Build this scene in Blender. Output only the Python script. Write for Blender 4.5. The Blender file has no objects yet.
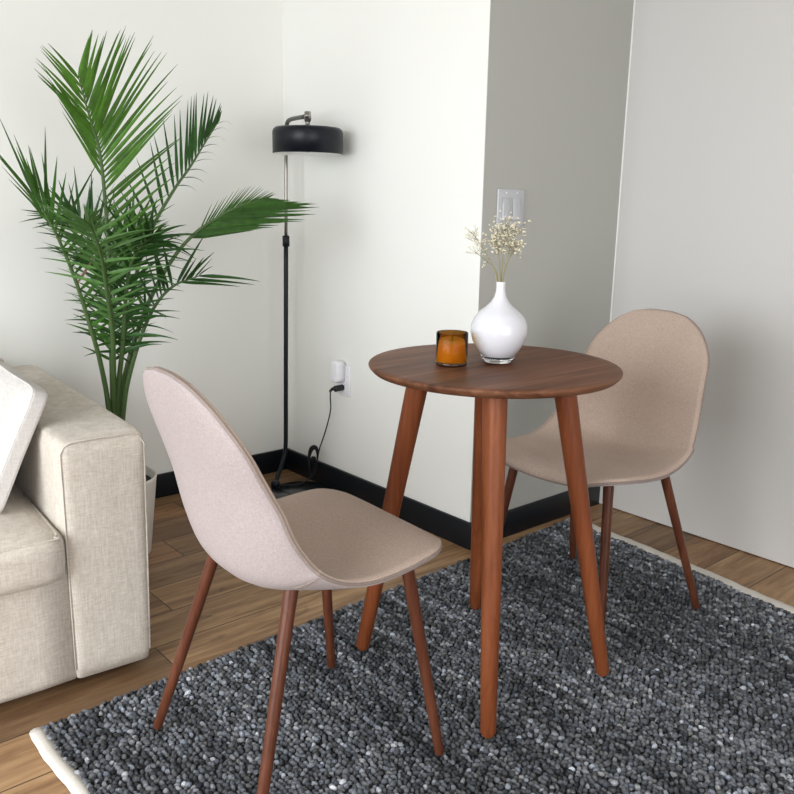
import bpy, bmesh, math, random
import numpy as np
from mathutils import Vector, Matrix
PI = math.pi
rnd = random.Random(11)
scene = bpy.context.scene
col = scene.collection

# ---------------------------------------------------------------- helpers
def link(o, parent=None):
    col.objects.link(o)
    if parent is not None:
        o.parent = parent
    return o

def empty(name, label, cat, loc=(0, 0, 0), rz=0, group=None):
    o = bpy.data.objects.new(name, None)
    o.empty_display_size = .05
    o.location = loc
    o.rotation_euler = (0, 0, rz)
    tag(o, label, cat, group)
    return link(o)

def tag(o, label, cat, group=None):
    o['label'] = label
    o['category'] = cat
    if group:
        o['group'] = group
    return o

def struct(o):
    o['kind'] = 'structure'
    return o

def mesh_obj(name, verts, faces, mat, parent=None, smooth=True, loc=None):
    me = bpy.data.meshes.new(name)
    me.from_pydata([tuple(v) for v in verts], [], [tuple(f) for f in faces])
    bm = bmesh.new(); bm.from_mesh(me)
    bmesh.ops.recalc_face_normals(bm, faces=bm.faces[:])
    bm.to_mesh(me); bm.free()
    if smooth:
        me.polygons.foreach_set('use_smooth', [True] * len(me.polygons))
    me.materials.append(mat)
    o = bpy.data.objects.new(name, me)
    if loc:
        o.location = loc
    return link(o, parent)

def bm_obj(name, bm, mat, parent=None, smooth=True, auto=None):
    me = bpy.data.meshes.new(name)
    bmesh.ops.recalc_face_normals(bm, faces=bm.faces[:])
    bm.to_mesh(me); bm.free()
    if smooth:
        me.polygons.foreach_set('use_smooth', [True] * len(me.polygons))
    me.materials.append(mat)
    o = bpy.data.objects.new(name, me)
    if auto is not None:
        sharp_by_angle(me, auto)
    return link(o, parent)

def sharp_by_angle(me, deg):
    bm = bmesh.new(); bm.from_mesh(me)
    for e in bm.edges:
        if len(e.link_faces) == 2 and e.calc_face_angle(0) > math.radians(deg):
            e.smooth = False
    bm.to_mesh(me); bm.free()

def box(bm, lo, hi, bevel=0, seg=3):
    lo, hi = Vector(lo), Vector(hi)
    r = bmesh.ops.create_cube(bm, size=1)
    vs = r['verts']
    for v in vs:
        v.co = Vector(((lo.x + hi.x) / 2 + v.co.x * (hi.x - lo.x),
                       (lo.y + hi.y) / 2 + v.co.y * (hi.y - lo.y),
                       (lo.z + hi.z) / 2 + v.co.z * (hi.z - lo.z)))
    if bevel:
        es = list({e for v in vs for e in v.link_edges})
        bmesh.ops.bevel(bm, geom=es, offset=bevel, segments=seg, profile=.5, affect='EDGES')

def boxobj(name, lo, hi, mat, parent=None, bevel=0, seg=3):
    bm = bmesh.new(); box(bm, lo, hi, bevel, seg)
    return bm_obj(name, bm, mat, parent, smooth=bevel > 0, auto=40 if bevel == 0 else None)

def lathe(prof, seg=48, c=(0, 0, 0), cap=True):
    V, F = [], []
    for (r, z) in prof:
        for k in range(seg):
            a = 2 * PI * k / seg
            V.append((c[0] + r * math.cos(a), c[1] + r * math.sin(a), c[2] + z))
    for i in range(len(prof) - 1):
        for k in range(seg):
            k2 = (k + 1) % seg
            F.append((i * seg + k, i * seg + k2, (i + 1) * seg + k2, (i + 1) * seg + k))
    if cap:
        F.append(tuple(range(seg))[::-1])
        n = (len(prof) - 1) * seg
        F.append(tuple(range(n, n + seg)))
    return V, F

def spline(P, n):
    P = [Vector(p) for p in P]
    Q = [P[0] * 2 - P[1]] + P + [P[-1] * 2 - P[-2]]
    out = []
    m = len(P) - 1
    for k in range(n + 1):
        t = k / n * m
        i = min(int(t), m - 1); u = t - i
        a, b, c, d = Q[i:i + 4]
        out.append(.5 * ((2 * b) + (c - a) * u + (2 * a - 5 * b + 4 * c - d) * u * u + (3 * b - a - 3 * c + d) * u ** 3))
    return out

def tube(P, rad, seg=10, closed=False, cap=True):
    P = [Vector(p) for p in P]
    n = len(P)
    R = rad if callable(rad) else (lambda t: rad)
    V, F = [], []
    up = None
    for i in range(n):
        if closed:
            d = P[(i + 1) % n] - P[i - 1]
        else:
            d = P[min(i + 1, n - 1)] - P[max(i - 1, 0)]
        d.normalize()
        if up is None:
            up = Vector((0, 0, 1)) if abs(d.z) < .9 else Vector((1, 0, 0))
        s = d.cross(up)
        if s.length < 1e-6:
            s = d.orthogonal()
        s.normalize()
        up = s.cross(d).normalized()
        r = R(i / max(1, n - 1))
        for k in range(seg):
            a = 2 * PI * k / seg
            V.append(P[i] + s * (r * math.cos(a)) + up * (r * math.sin(a)))
    m = n if closed else n - 1
    for i in range(m):
        j = (i + 1) % n
        for k in range(seg):
            k2 = (k + 1) % seg
            F.append((i * seg + k, i * seg + k2, j * seg + k2, j * seg + k))
    if cap and not closed:
        F.append(tuple(range(seg)))
        F.append(tuple(range((n - 1) * seg, n * seg)))
    return V, F

def join(parts):
    V, F = [], []
    for v, f in parts:
        b = len(V)
        V += list(v)
        F += [tuple(i + b for i in q) for q in f]
    return V, F

# ---------------------------------------------------------------- materials
def mat(name, color=(.8, .8, .8), rough=.5, metal=0, spec=.5, **kw):
    m = bpy.data.materials.new(name)
    m.use_nodes = True
    b = m.node_tree.nodes['Principled BSDF']
    b.inputs['Base Color'].default_value = (*color, 1)
    b.inputs['Roughness'].default_value = rough
    b.inputs['Metallic'].default_value = metal
    b.inputs['Specular IOR Level'].default_value = spec
    for k, v in kw.items():
        b.inputs[k].default_value = v
    return m

def N(m, t, **kw):
    n = m.node_tree.nodes.new(t)
    for k, v in kw.items():
        setattr(n, k, v)
    return n

def L(m, a, b):
    m.node_tree.links.new(a, b)

def bsdf(m):
    return m.node_tree.nodes['Principled BSDF']

def ramp(m, src, stops):
    r = N(m, 'ShaderNodeValToRGB')
    e = r.color_ramp.elements
    while len(e) < len(stops):
        e.new(.5)
    for el, (p, c) in zip(e, stops):
        el.position = p
        el.color = (*c, 1)
    L(m, src, r.inputs['Fac'])
    return r.outputs['Color']

def coords(m, scale=(1, 1, 1), rot=(0, 0, 0)):
    tc = N(m, 'ShaderNodeTexCoord')
    mp = N(m, 'ShaderNodeMapping')
    mp.inputs['Scale'].default_value = scale
    mp.inputs['Rotation'].default_value = rot
    L(m, tc.outputs['Object'], mp.inputs['Vector'])
    return mp.outputs['Vector']

def noise(m, vec, scale, detail=4, rough=.55, dist=0):
    n = N(m, 'ShaderNodeTexNoise')
    n.inputs['Scale'].default_value = scale
    n.inputs['Detail'].default_value = detail
    n.inputs['Roughness'].default_value = rough
    n.inputs['Distortion'].default_value = dist
    if vec is not None:
        L(m, vec, n.inputs['Vector'])
    return n.outputs['Fac']

def bump(m, h, strength=.2, dist=.002):
    b = N(m, 'ShaderNodeBump')
    b.inputs['Strength'].default_value = strength
    b.inputs['Distance'].default_value = dist
    L(m, h, b.inputs['Height'])
    L(m, b.outputs['Normal'], bsdf(m).inputs['Normal'])

def mathn(m, op, a, b=None):
    n = N(m, 'ShaderNodeMath', operation=op)
    for i, x in enumerate((a, b)):
        if x is None:
            continue
        if isinstance(x, (int, float)):
            n.inputs[i].default_value = x
        else:
            L(m, x, n.inputs[i])
    return n.outputs[0]

def mixc(m, f, a, b, mode='MIX'):
    n = N(m, 'ShaderNodeMix', data_type='RGBA', blend_type=mode)
    for s, x in ((n.inputs['Factor'], f), (n.inputs[6], a), (n.inputs[7], b)):
        if isinstance(x, (int, float)):
            s.default_value = x
        elif isinstance(x, tuple):
            s.default_value = (*x, 1)
        else:
            L(m, x, s)
    return n.outputs[2]

def wall_mat(name, c, rough=.6):
    m = mat(name, c, rough, spec=.35)
    bump(m, noise(m, coords(m), 260, 3), .05, .001)
    return m

M = {}
M['wall'] = wall_mat('wall_paint', (.86, .86, .825))
M['wall_shaded'] = wall_mat('shaded_wall_paint', (.45, .45, .42), .5)  # white wall paint with the return's shade put into its colour
M['panel'] = wall_mat('shaded_panel_paint', (.60, .585, .565), .42)  # darker than the white walls: shade on the far wall mixed into the colour
M['ceil'] = wall_mat('ceiling_paint', (.70, .69, .66))
M['trim'] = mat('white_trim', (.85, .85, .82), .35)
M['black_trim'] = mat('black_baseboard', (.006, .008, .011), .4, spec=.3)
M['black_metal'] = mat('black_metal', (.004, .006, .011), .36, spec=.3)
M['base_metal'] = mat('gloss_black_base', (.02, .023, .026), .18, spec=.6)
M['shade_in'] = mat('shade_inside', (.85, .85, .82), .5)
M['nickel'] = mat('brushed_nickel', (.33, .31, .29), .32, metal=1)
M['gun'] = mat('gunmetal', (.12, .12, .12), .35, metal=1)
M['rubber'] = mat('black_cord', (.008, .008, .01), .5)
M['white_plastic'] = mat('white_plastic', (.86, .86, .90), .3)
M['switch_plastic'] = mat('switch_plastic', (.52, .53, .555), .28)
M['slot'] = mat('slot_dark', (.05, .05, .05), .6)
M['grey_print'] = mat('grey_print', (.45, .45, .55), .5)

def fabric(name, dark, light, scale=420, stretch=(1, 1, 1), bumpd=.0012, bs=.5, rough=.95, weave=True, contrast=(.3, .7)):
    m = mat(name, light, rough, spec=.12)
    bsdf(m).inputs['Sheen Weight'].default_value = .05
    bsdf(m).inputs['Sheen Roughness'].default_value = .5
    v = coords(m, stretch)
    a = noise(m, v, scale, 3, .7)
    b = noise(m, v, scale * .4, 3, .6)
    c = noise(m, coords(m), 7, 3, .5)
    f = mathn(m, 'ADD', mathn(m, 'MULTIPLY', a, .55), mathn(m, 'ADD', mathn(m, 'MULTIPLY', b, .33), mathn(m, 'MULTIPLY', c, .12)))
    L(m, ramp(m, f, [(contrast[0], dark), (contrast[1], light)]), bsdf(m).inputs['Base Color'])
    bump(m, f, bs, bumpd)
    return m

M['chair_out'] = fabric('chair_fabric_outer', (.27, .225, .218), (.47, .408, .398), 620)
M['chair_in'] = fabric('chair_fabric_inner', (.33, .245, .195), (.57, .455, .385), 620)
M['chair_pipe'] = fabric('chair_piping', (.20, .155, .135), (.32, .26, .23), 500)
# linen for the sofa: threads running both ways
def linen(name, dark, light):
    m = mat(name, light, .95, spec=.1)
    bsdf(m).inputs['Sheen Weight'].default_value = .12
    a = noise(m, coords(m, (1, 1, .10)), 330, 3, .7)
    b = noise(m, coords(m, (.12, .12, 1)), 330, 3, .7)
    c = noise(m, coords(m), 14, 4, .6)
    f = mathn(m, 'ADD', mathn(m, 'MULTIPLY', mathn(m, 'ADD', a, b), .42), mathn(m, 'MULTIPLY', c, .16))
    L(m, ramp(m, f, [(.34, dark), (.66, light)]), bsdf(m).inputs['Base Color'])
    bump(m, f, .6, .0018)
    return m
M['linen'] = linen('sofa_linen', (.42, .37, .31), (.70, .645, .575))
M['linen_white'] = linen('pillow_linen', (.50, .47, .445), (.68, .66, .64))

def wood(name, stops, grain_axis='z', scale=1., rough=.4, ripple=0, coat=0):
    st = {'x': (.06, 1, 1), 'y': (1, .06, 1), 'z': (1, 1, .06)}[grain_axis]
    m = mat(name, stops[0][1], rough, spec=.2)
    v = coords(m, tuple(s * scale for s in st))
    a = noise(m, v, 60, 6, .65, .6)
    b = noise(m, v, 9, 4, .6, 1.5)
    f = mathn(m, 'ADD', mathn(m, 'MULTIPLY', a, .45), mathn(m, 'MULTIPLY', b, .55))
    L(m, ramp(m, f, stops), bsdf(m).inputs['Base Color'])
    h = a
    if ripple:
        h = mathn(m, 'ADD', mathn(m, 'MULTIPLY', a, .4), noise(m, coords(m, (.25, .25, 1)), ripple, 2, .5))
    bump(m, h, .25, .0006)
    if coat:
        bsdf(m).inputs['Coat Weight'].default_value = coat
        bsdf(m).inputs['Coat Roughness'].default_value = .3
    return m
M['top_wood'] = wood('table_top_walnut', [(.33, (.055, .021, .011)), (.48, (.14, .056, .028)), (.60, (.21, .095, .052)), (.72, (.29, .15, .088))], 'y', 1, .5)
M['leg_wood'] = wood('table_leg_beech', [(.3, (.085, .021, .008)), (.5, (.18, .050, .018)), (.72, (.29, .092, .034))], 'z', 1, .36, ripple=160)
M['chair_wood'] = wood('chair_leg_walnut', [(.3, (.045, .015, .009)), (.5, (.090, .029, .015)), (.72, (.15, .053, .028))], 'z', 1.4, .3)

# plank floor
def floor_mat():
    m = mat('oak_plank_floor', (.2, .13, .08), .48, spec=.4)
    tc = N(m, 'ShaderNodeTexCoord')
    sp = N(m, 'ShaderNodeSeparateXYZ')
    L(m, tc.outputs['Object'], sp.inputs[0])
    W, LEN = .152, 1.1
    u = mathn(m, 'DIVIDE', mathn(m, 'ADD', sp.outputs['X'], .066), W)
    row = mathn(m, 'FLOOR', u)
    fu = mathn(m, 'FRACT', u)
    wn = N(m, 'ShaderNodeTexWhiteNoise', noise_dimensions='1D')
    L(m, row, wn.inputs['W'])
    vv = mathn(m, 'DIVIDE', mathn(m, 'ADD', sp.outputs['Y'], mathn(m, 'MULTIPLY', wn.outputs['Value'], 3.7)), LEN)
    pl = mathn(m, 'FLOOR', vv)
    fv = mathn(m, 'FRACT', vv)
    cb = N(m, 'ShaderNodeCombineXYZ')
    L(m, row, cb.inputs[0]); L(m, pl, cb.inputs[1])
    w2 = N(m, 'ShaderNodeTexWhiteNoise', noise_dimensions='2D')
    L(m, cb.outputs[0], w2.inputs['Vector'])
    # grain
    gv = N(m, 'ShaderNodeCombineXYZ')
    L(m, mathn(m, 'ADD', sp.outputs['X'], mathn(m, 'MULTIPLY', w2.outputs['Value'], 7.3)), gv.inputs[0])
    L(m, mathn(m, 'MULTIPLY', sp.outputs['Y'], .085), gv.inputs[1])
    L(m, w2.outputs['Value'], gv.inputs[2])
    g1 = noise(m, gv.outputs[0], 42, 7, .7, .8)
    g2 = noise(m, gv.outputs[0], 11, 4, .6, 2.2)
    g = mathn(m, 'ADD', mathn(m, 'MULTIPLY', g1, .5), mathn(m, 'MULTIPLY', g2, .5))
    base = ramp(m, g, [(.30, (.11, .060, .031)), (.46, (.26, .16, .088)), (.58, (.40, .268, .155)), (.74, (.53, .38, .235))])
    tone = ramp(m, w2.outputs['Value'], [(0, (.52, .46, .40)), (.3, (1.0, .92, .80)), (.55, (.78, .62, .50)), (.8, (1.15, 1.08, .95)), (1, (.60, .53, .48))])
    c = mixc(m, 1., base, tone, 'MULTIPLY')
    # knots
    kv = N(m, 'ShaderNodeCombineXYZ')
    L(m, sp.outputs['X'], kv.inputs[0]); L(m, mathn(m, 'MULTIPLY', sp.outputs['Y'], .45), kv.inputs[1])
    kn = noise(m, kv.outputs[0], 9, 3, .6, .6)
    kf = N(m, 'ShaderNodeMapRange'); kf.inputs[1].default_value = .66; kf.inputs[2].default_value = .76
    L(m, kn, kf.inputs[0])
    c = mixc(m, kf.outputs[0], c, (.045, .027, .018))
    # seams between planks
    e1 = mathn(m, 'MINIMUM', fu, mathn(m, 'SUBTRACT', 1, fu))
    e2 = mathn(m, 'MULTIPLY', mathn(m, 'MINIMUM', fv, mathn(m, 'SUBTRACT', 1, fv)), LEN / W)
    e = mathn(m, 'MINIMUM', e1, e2)
    sm = N(m, 'ShaderNodeMapRange'); sm.inputs[1].default_value = .004; sm.inputs[2].default_value = .016
    L(m, e, sm.inputs[0])
    c = mixc(m, sm.outputs[0], (.03, .018, .012), c)
    L(m, c, bsdf(m).inputs['Base Color'])
    h = mathn(m, 'ADD', mathn(m, 'MULTIPLY', g1, .3), sm.outputs[0])
    bump(m, h, .35, .0012)
    return m
M['floor'] = floor_mat()

# rug loops: each loop carries its own yarn shade in a colour attribute
def rug_mat():
    m = mat('wool_loops', (.1, .1, .11), .95, spec=.1)
    at = N(m, 'ShaderNodeAttribute', attribute_name='yarn')
    f = noise(m, coords(m, (1, 1, 1)), 430, 4, .75, .6)
    k = ramp(m, f, [(.28, (.35, .35, .36)), (.72, (1.75, 1.75, 1.74))])
    L(m, mixc(m, 1., at.outputs['Color'], k, 'MULTIPLY'), bsdf(m).inputs['Base Color'])
    bump(m, f, .9, .004)
    return m
M['rug'] = rug_mat()
M['rug_back'] = fabric('rug_backing', (.02, .021, .024), (.05, .052, .058), 300)
M['binding'] = fabric('rug_binding', (.55, .51, .455), (.77, .735, .68), 600, bumpd=.0008)

def leaf_mat():
    m = mat('palm_leaf', (.05, .14, .03), .45, spec=.3)
    at = N(m, 'ShaderNodeAttribute', attribute_name='tint')
    v = coords(m)
    f = noise(m, v, 40, 3, .6)
    c = mixc(m, 1., at.outputs['Color'], ramp(m, f, [(.3, (.75, .75, .75)), (.7, (1.25, 1.2, 1.1))]), 'MULTIPLY')
    b = bsdf(m)
    L(m, c, b.inputs['Base Color'])
    tr = N(m, 'ShaderNodeBsdfTranslucent')
    L(m, c, tr.inputs['Color'])
    mx = N(m, 'ShaderNodeMixShader')
    mx.inputs[0].default_value = .22
    out = m.node_tree.nodes['Material Output']
    L(m, b.outputs[0], mx.inputs[1]); L(m, tr.outputs[0], mx.inputs[2]); L(m, mx.outputs[0], out.inputs[0])
    return m
M['leaf'] = leaf_mat()
M['rachis'] = mat('palm_stem', (.065, .12, .035), .45)
M['stub'] = mat('dry_stem', (.05, .03, .02), .7)
M['pot'] = mat('pot_white', (.72, .69, .64), .45)
M['soil'] = mat('soil', (.02, .015, .012), .95)
bump(M['soil'], noise(M['soil'], coords(M['soil']), 90, 4), 1, .01)
M['opal'] = mat('opal_white_glass', (.70, .70, .74), .10, spec=.55)
bsdf(M['opal']).inputs['Subsurface Weight'].default_value = .25
bsdf(M['opal']).inputs['Subsurface Radius'].default_value = (.02, .02, .02)
bsdf(M['opal']).inputs['Coat Weight'].default_value = .3
bsdf(M['opal']).inputs['Coat Roughness'].default_value = .03
M['clear'] = mat('clear_glass', (.95, .95, .97), .02, **{'Transmission Weight': 1., 'IOR': 1.48})
M['amber'] = mat('amber_glass', (.97, .70, .18), .03, **{'Transmission Weight': 1., 'IOR': 1.18})
M['amber_dark'] = mat('dark_amber_glass', (.035, .014, .006), .08, spec=.6)
M['wax'] = mat('candle_wax', (.40, .20, .07), .55)
bsdf(M['wax']).inputs['Subsurface Weight'].default_value = .3
M['stem'] = mat('dried_stem', (.28, .25, .12), .7)
M['bloom'] = mat('dried_blossom', (.80, .74, .56), .8)

# ---------------------------------------------------------------- room
XR, YN, ZC = 4.2, -3.2, 2.6            # room extent: right, near (window) and ceiling
LX, DY, BH = 1.049, .6733, .0887       # jut of the wall block, depth of the return, baseboard height
struct(boxobj('floor', (-.1, YN - .1, -.1), (XR + .1, DY + .1, 0), M['floor']))
struct(boxobj('ceiling', (-.1, YN - .1, ZC), (XR + .1, DY + .1, ZC + .1), M['ceil']))
struct(boxobj('wall_left', (-.1, YN - .1, 0), (0, .1, ZC), M['wall']))
struct(boxobj('wall_center', (0, 0, 0), (LX - .002, .1, ZC), M['wall']))
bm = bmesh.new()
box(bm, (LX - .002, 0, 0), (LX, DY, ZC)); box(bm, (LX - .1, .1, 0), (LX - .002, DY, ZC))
struct(bm_obj('wall_return', bm, M['wall_shaded'], smooth=False))
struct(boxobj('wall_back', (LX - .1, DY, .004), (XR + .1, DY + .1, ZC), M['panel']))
RY0, RY1, RZ0, RZ1 = -2.7, -.5, .1, 2.0
bm = bmesh.new()
box(bm, (XR, YN - .1, 0), (XR + .1, RY0, ZC)); box(bm, (XR, RY1, 0), (XR + .1, DY, ZC))
box(bm, (XR, RY0, 0), (XR + .1, RY1, RZ0)); box(bm, (XR, RY0, RZ1), (XR + .1, RY1, ZC))
struct(bm_obj('wall_right', bm, M['wall'], smooth=False))
bm = bmesh.new()
for y in (RY0 + .02, (RY0 + RY1) / 2, RY1 - .02):
    box(bm, (XR + .03, y - .02, RZ0), (XR + .09, y + .02, RZ1))
for z in (RZ0 + .02, RZ1 - .02):
    box(bm, (XR + .032, RY0, z - .02), (XR + .088, RY1, z + .02))
struct(bm_obj('added_fill_window', bm, M['black_trim'], smooth=False))  # frame of an unseen window, added to let in fill light
WX0, WX1, WZ0, WZ1 = .65, 3.1, .05, 1.95
bm = bmesh.new()
box(bm, (0, YN - .1, 0), (WX0, YN, ZC)); box(bm, (WX1, YN - .1, 0), (XR, YN, ZC))
box(bm, (WX0, YN - .1, 0), (WX1, YN, WZ0)); box(bm, (WX0, YN - .1, WZ1), (WX1, YN, ZC))
struct(bm_obj('wall_front', bm, M['wall'], smooth=False))
bm = bmesh.new()
for x in (WX0 + .02, (WX0 + WX1) / 2, WX1 - .02):
    box(bm, (x - .02, YN - .09, WZ0), (x + .02, YN - .03, WZ1))
for z in (WZ0 + .02, WZ1 - .02):
    box(bm, (WX0, YN - .088, z - .02), (WX1, YN - .032, z + .02))
struct(bm_obj('window_1', bm, M['black_trim'], smooth=False))
BT = .012
struct(boxobj('baseboard_left', (0, YN, 0), (BT, 0, BH), M['black_trim'], bevel=.002, seg=2))
struct(boxobj('baseboard_center', (BT, -BT, 0), (LX + BT, 0, BH), M['black_trim'], bevel=.002, seg=2))
struct(boxobj('baseboard_return', (LX, 0, 0), (LX + BT, DY, BH), M['black_trim'], bevel=.002, seg=2))
struct(boxobj('trim_1', (LX, DY - .005, .004), (LX + .006, DY, ZC), M['trim'], bevel=.002, seg=2))

# ---------------------------------------------------------------- wall fittings
sw = empty('light_switch', 'white double rocker light switch plate on the shaded return wall behind the flowers', 'light switch', (LX, .116, 1.063))
boxobj('switch_plate', (0, -.058, -.058), (.007, .058, .058), M['switch_plastic'], sw, bevel=.003)
for y in (-.0235, .0235):
    r = boxobj('rocker', (.006, y - .0165, -.033), (.0115, y + .0165, .033), M['switch_plastic'], sw, bevel=.002)
    for v in r.data.vertices:
        if v.co.x > .009:
            v.co.x += .0035 * (v.co.z / .033) * -1
for y in (-.0235, .0235):
    for z in (-.047, .047):
        V, F = lathe([(.0028, 0), (.0028, .0012), (.002, .0018)], 12)
        mesh_obj('screw', [(q[2] + .0068, q[0] + y, q[1] + z) for q in V], F, M['white_plastic'], sw)

OX, OZ = .389, .437
ol = empty('wall_outlet', 'white wall outlet plate low on the bright wall under the round table edge', 'outlet', (OX, 0, OZ))
boxobj('outlet_plate', (-.036, -.006, -.058), (.036, 0, .058), M['white_plastic'], ol, bevel=.0025)
for z in (-.021, .021):
    rc = boxobj('receptacle', (-.017, -.0085, z - .0145), (.017, -.005, z + .0145), M['white_plastic'], ol, bevel=.003)
    for x in (-.0065, .0065):
        boxobj('slot', (x - .001, -.0089, z + .001), (x + .001, -.0082, z + .009), M['slot'], rc)
sp_ = empty('smart_plug', 'white rounded plug adapter plugged into the wall outlet above the black cord', 'plug adapter', (OX - .012, -.009, OZ + .031))
bm = bmesh.new(); box(bm, (-.024, -.036, -.037), (.024, 0, .044))
bmesh.ops.bevel(bm, geom=[e for e in bm.edges if abs(e.verts[0].co.y - e.verts[1].co.y) > .02], offset=.017, segments=6, profile=.5, affect='EDGES')
bmesh.ops.bevel(bm, geom=[e for e in bm.edges if e.verts[0].co.y < -.03 and e.verts[1].co.y < -.03], offset=.007, segments=3, profile=.5, affect='EDGES')
bm_obj('plug_body', bm, M['white_plastic'], sp_)
V, F = lathe([(.0075, 0), (.0075, .0006), (.0062, .0008)], 20)
mesh_obj('plug_button', [(q[0] + .003, -.0357 - q[2], q[1] - .018) for q in V], F, M['white_plastic'], sp_)
V, F = lathe([(.0012, 0), (.0012, .0004)], 10)
mesh_obj('plug_indicator', [(q[0] + .003, -.0363 - q[2], q[1] - .021) for q in V], F, M['grey_print'], sp_)

# ---------------------------------------------------------------- floor lamp
lamp = empty('floor_lamp', 'black floor lamp with a drum shade in the corner right of the palm', 'lamp', (.30, -.137, 0))
def W(p, o):                            # world point to the local frame of an unrotated thing
    return Vector(p) - o.location
V, F = lathe([(.118, 0), (.120, .003), (.120, .009), (.116, .013), (.02, .014), (.001, .014)], 64)
mesh_obj('lamp_base', V, F, M['base_metal'], lamp)
V, F = lathe([(.017, .012), (.017, .033), (.014, .038), (.008, .040)], 24, W((.205, -.19, 0), lamp))
mesh_obj('lamp_hub', V, F, M['black_metal'], lamp)
PT = Vector((.152, -.089, 1.30)); PB = Vector((.139, -.098, .165))
low = [(.205, -.19, .025), (.178, -.162, .045), (.150, -.125, .075), (.141, -.104, .115), tuple(PB)] 
low = spline(low, 20) + [PB.lerp(PT, t) for t in (.2, .4, .6, .682)]
V, F = tube([W(p, lamp) for p in low], .0085, 12)
mesh_obj('lower_pole', V, F, M['black_metal'], lamp)
cpt = PB.lerp(PT, .675)
V, F = tube([W(cpt + Vector((0, 0, z)), lamp) for z in (-.020, -.018, .018, .020)], lambda t: .013 if .1 < t < .9 else .011, 20)
mesh_obj('pole_collar', V, F, M['black_metal'], lamp)
SC = Vector((.360, -.139, 1.231))       # centre of the shade's lower rim
up = [PB.lerp(PT, t) for t in (.67, .78, .9, 1.0)] + [PT + Vector((.005, -.001, .030)), PT + Vector((.020, -.005, .049)), PT + Vector((.060, -.014, .055))]
tip = SC + Vector((-.018, .004, .122))
up = up[:4] + spline([up[3], up[4], up[5], up[6], tip], 24)[1:]
V, F = tube([W(p, lamp) for p in up[:4]], .0062, 12)
mesh_obj('upper_pole', V, F, M['nickel'], lamp)
V, F = tube([W(p, lamp) for p in up[3:]], .0075, 12)
mesh_obj('lamp_arm', V, F, M['gun'], lamp)
R_, H_ = .1185, .085
V, F = lathe([(R_ - .003, 0), (R_, .001), (R_, H_ - .016), (R_ - .003, H_ - .007), (R_ - .010, H_ - .001), (R_ - .02, H_), (.002, H_),
              (.002, H_ - .003), (R_ - .02, H_ - .003), (R_ - .008, H_ - .008), (R_ - .003, H_ - .018), (R_ - .003, 0)], 72, W(SC, lamp), cap=False)
sh = mesh_obj('lamp_shade', V, F, M['black_metal'], lamp)
V, F = lathe([(R_ - .0036, -.0005), (R_ - .0034, H_ - .020), (R_ - .022, H_ - .0045), (.002, H_ - .0045)], 72, W(SC, lamp), cap=False)
mesh_obj('shade_lining', V, F, M['shade_in'], sh)
V, F = lathe([(.022, H_ - .001), (.024, H_ + .002), (.024, H_ + .005), (.009, H_ + .007), (.0085, H_ + .020), (.0115, H_ + .022), (.0115, H_ + .05), (.009, H_ + .052), (.001, H_ + .052)], 28, W(SC, lamp))
mesh_obj('shade_joint', V, F, M['nickel'], lamp)
V, F = tube([W(SC + Vector((.0, -.004, H_ + .036)) + Vector((.83, -.56, 0)) * s, lamp) for s in (0, .016, .02, .026)], lambda t: .006 if t < .5 else .0085, 16)
mesh_obj('joint_screw', V, F, M['nickel'], lamp)
V, F = lathe([(.015, H_ - .004), (.015, .05), (.004, .045)], 20, W(SC, lamp))
sk = mesh_obj('bulb_socket', V, F, M['white_plastic'], lamp)
V, F = lathe([(.012, .05), (.022, .038), (.024, .025), (.018, .010), (.002, .004)], 24, W(SC, lamp))
mesh_obj('bulb', V, F, M['opal'], sk)
# cord: from the adapter down to a tied bundle and along the floor to the hub
cord = spline([(.384, -.040, .409), (.366, -.046, .405), (.352, -.040, .375), (.335, -.026, .32), (.310, -.022, .26), (.283, -.022, .20), (.258, -.024, .145),
               (.252, -.030, .10), (.242, -.045, .045), (.232, -.072, .020), (.243, -.10, .0185), (.236, -.125, .0185), (.22, -.16, .019), (.212, -.182, .026)], 90)
bits = [tube([W(p, lamp) for p in cord], .0026, 8)]
for k in range(4):                      # the tied loops
    c0 = Vector((.246 + .004 * k, -.034 - .003 * k, .090))
    lp = []
    for j in range(28):
        a = 2 * PI * j / 28
        lp.append(W(c0 + Vector((.009 * math.cos(a) + .012 * math.sin(a) + .003 * k * math.sin(2 * a), -.012 + .013 * math.cos(a), .062 * math.sin(a) + .006 * k)), lamp))
    bits.append(tube(lp, .0026, 7, closed=True))
bits.append(tube([W((.244, -.045, .112), lamp), W((.262, -.050, .116), lamp)], .008, 10))
V, F = join(bits)
cd = mesh_obj('power_cord', V, F, M['rubber'], lamp)
V, F = join([tube([W(p, lamp) for p in [(.386, -.009, .411), (.386, -.030, .411), (.386, -.044, .410), (.386, -.047, .410)]], lambda t: .0115 if t < .9 else .008, 16),
             tube([W(p, lamp) for p in [(.384, -.038, .410), (.370, -.044, .407), (.358, -.046, .396)]], lambda t: .0075 - .003 * t, 12)])
mesh_obj('cord_plug', V, F, M['rubber'], cd)

# ---------------------------------------------------------------- potted palm
PC = Vector((.40, -.88, 0))
palm = empty('potted_palm', 'tall green palm in a pale pot behind the sofa arm', 'plant', PC)
V, F = lathe([(.088, 0), (.092, .004), (.118, .238), (.120, .250), (.117, .252), (.113, .246), (.108, .215), (.001, .215)], 56)
mesh_obj('pot', V, F, M['pot'], palm)
V, F = lathe([(.1085, .222), (.104, .230), (.06, .236), (.001, .238)], 40)
mesh_obj('soil', V, F, M['soil'], palm)
IR = Vector((.56, .83, 0)); IC = Vector((.83, -.56, 0)); UP = Vector((0, 0, 1))

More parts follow.
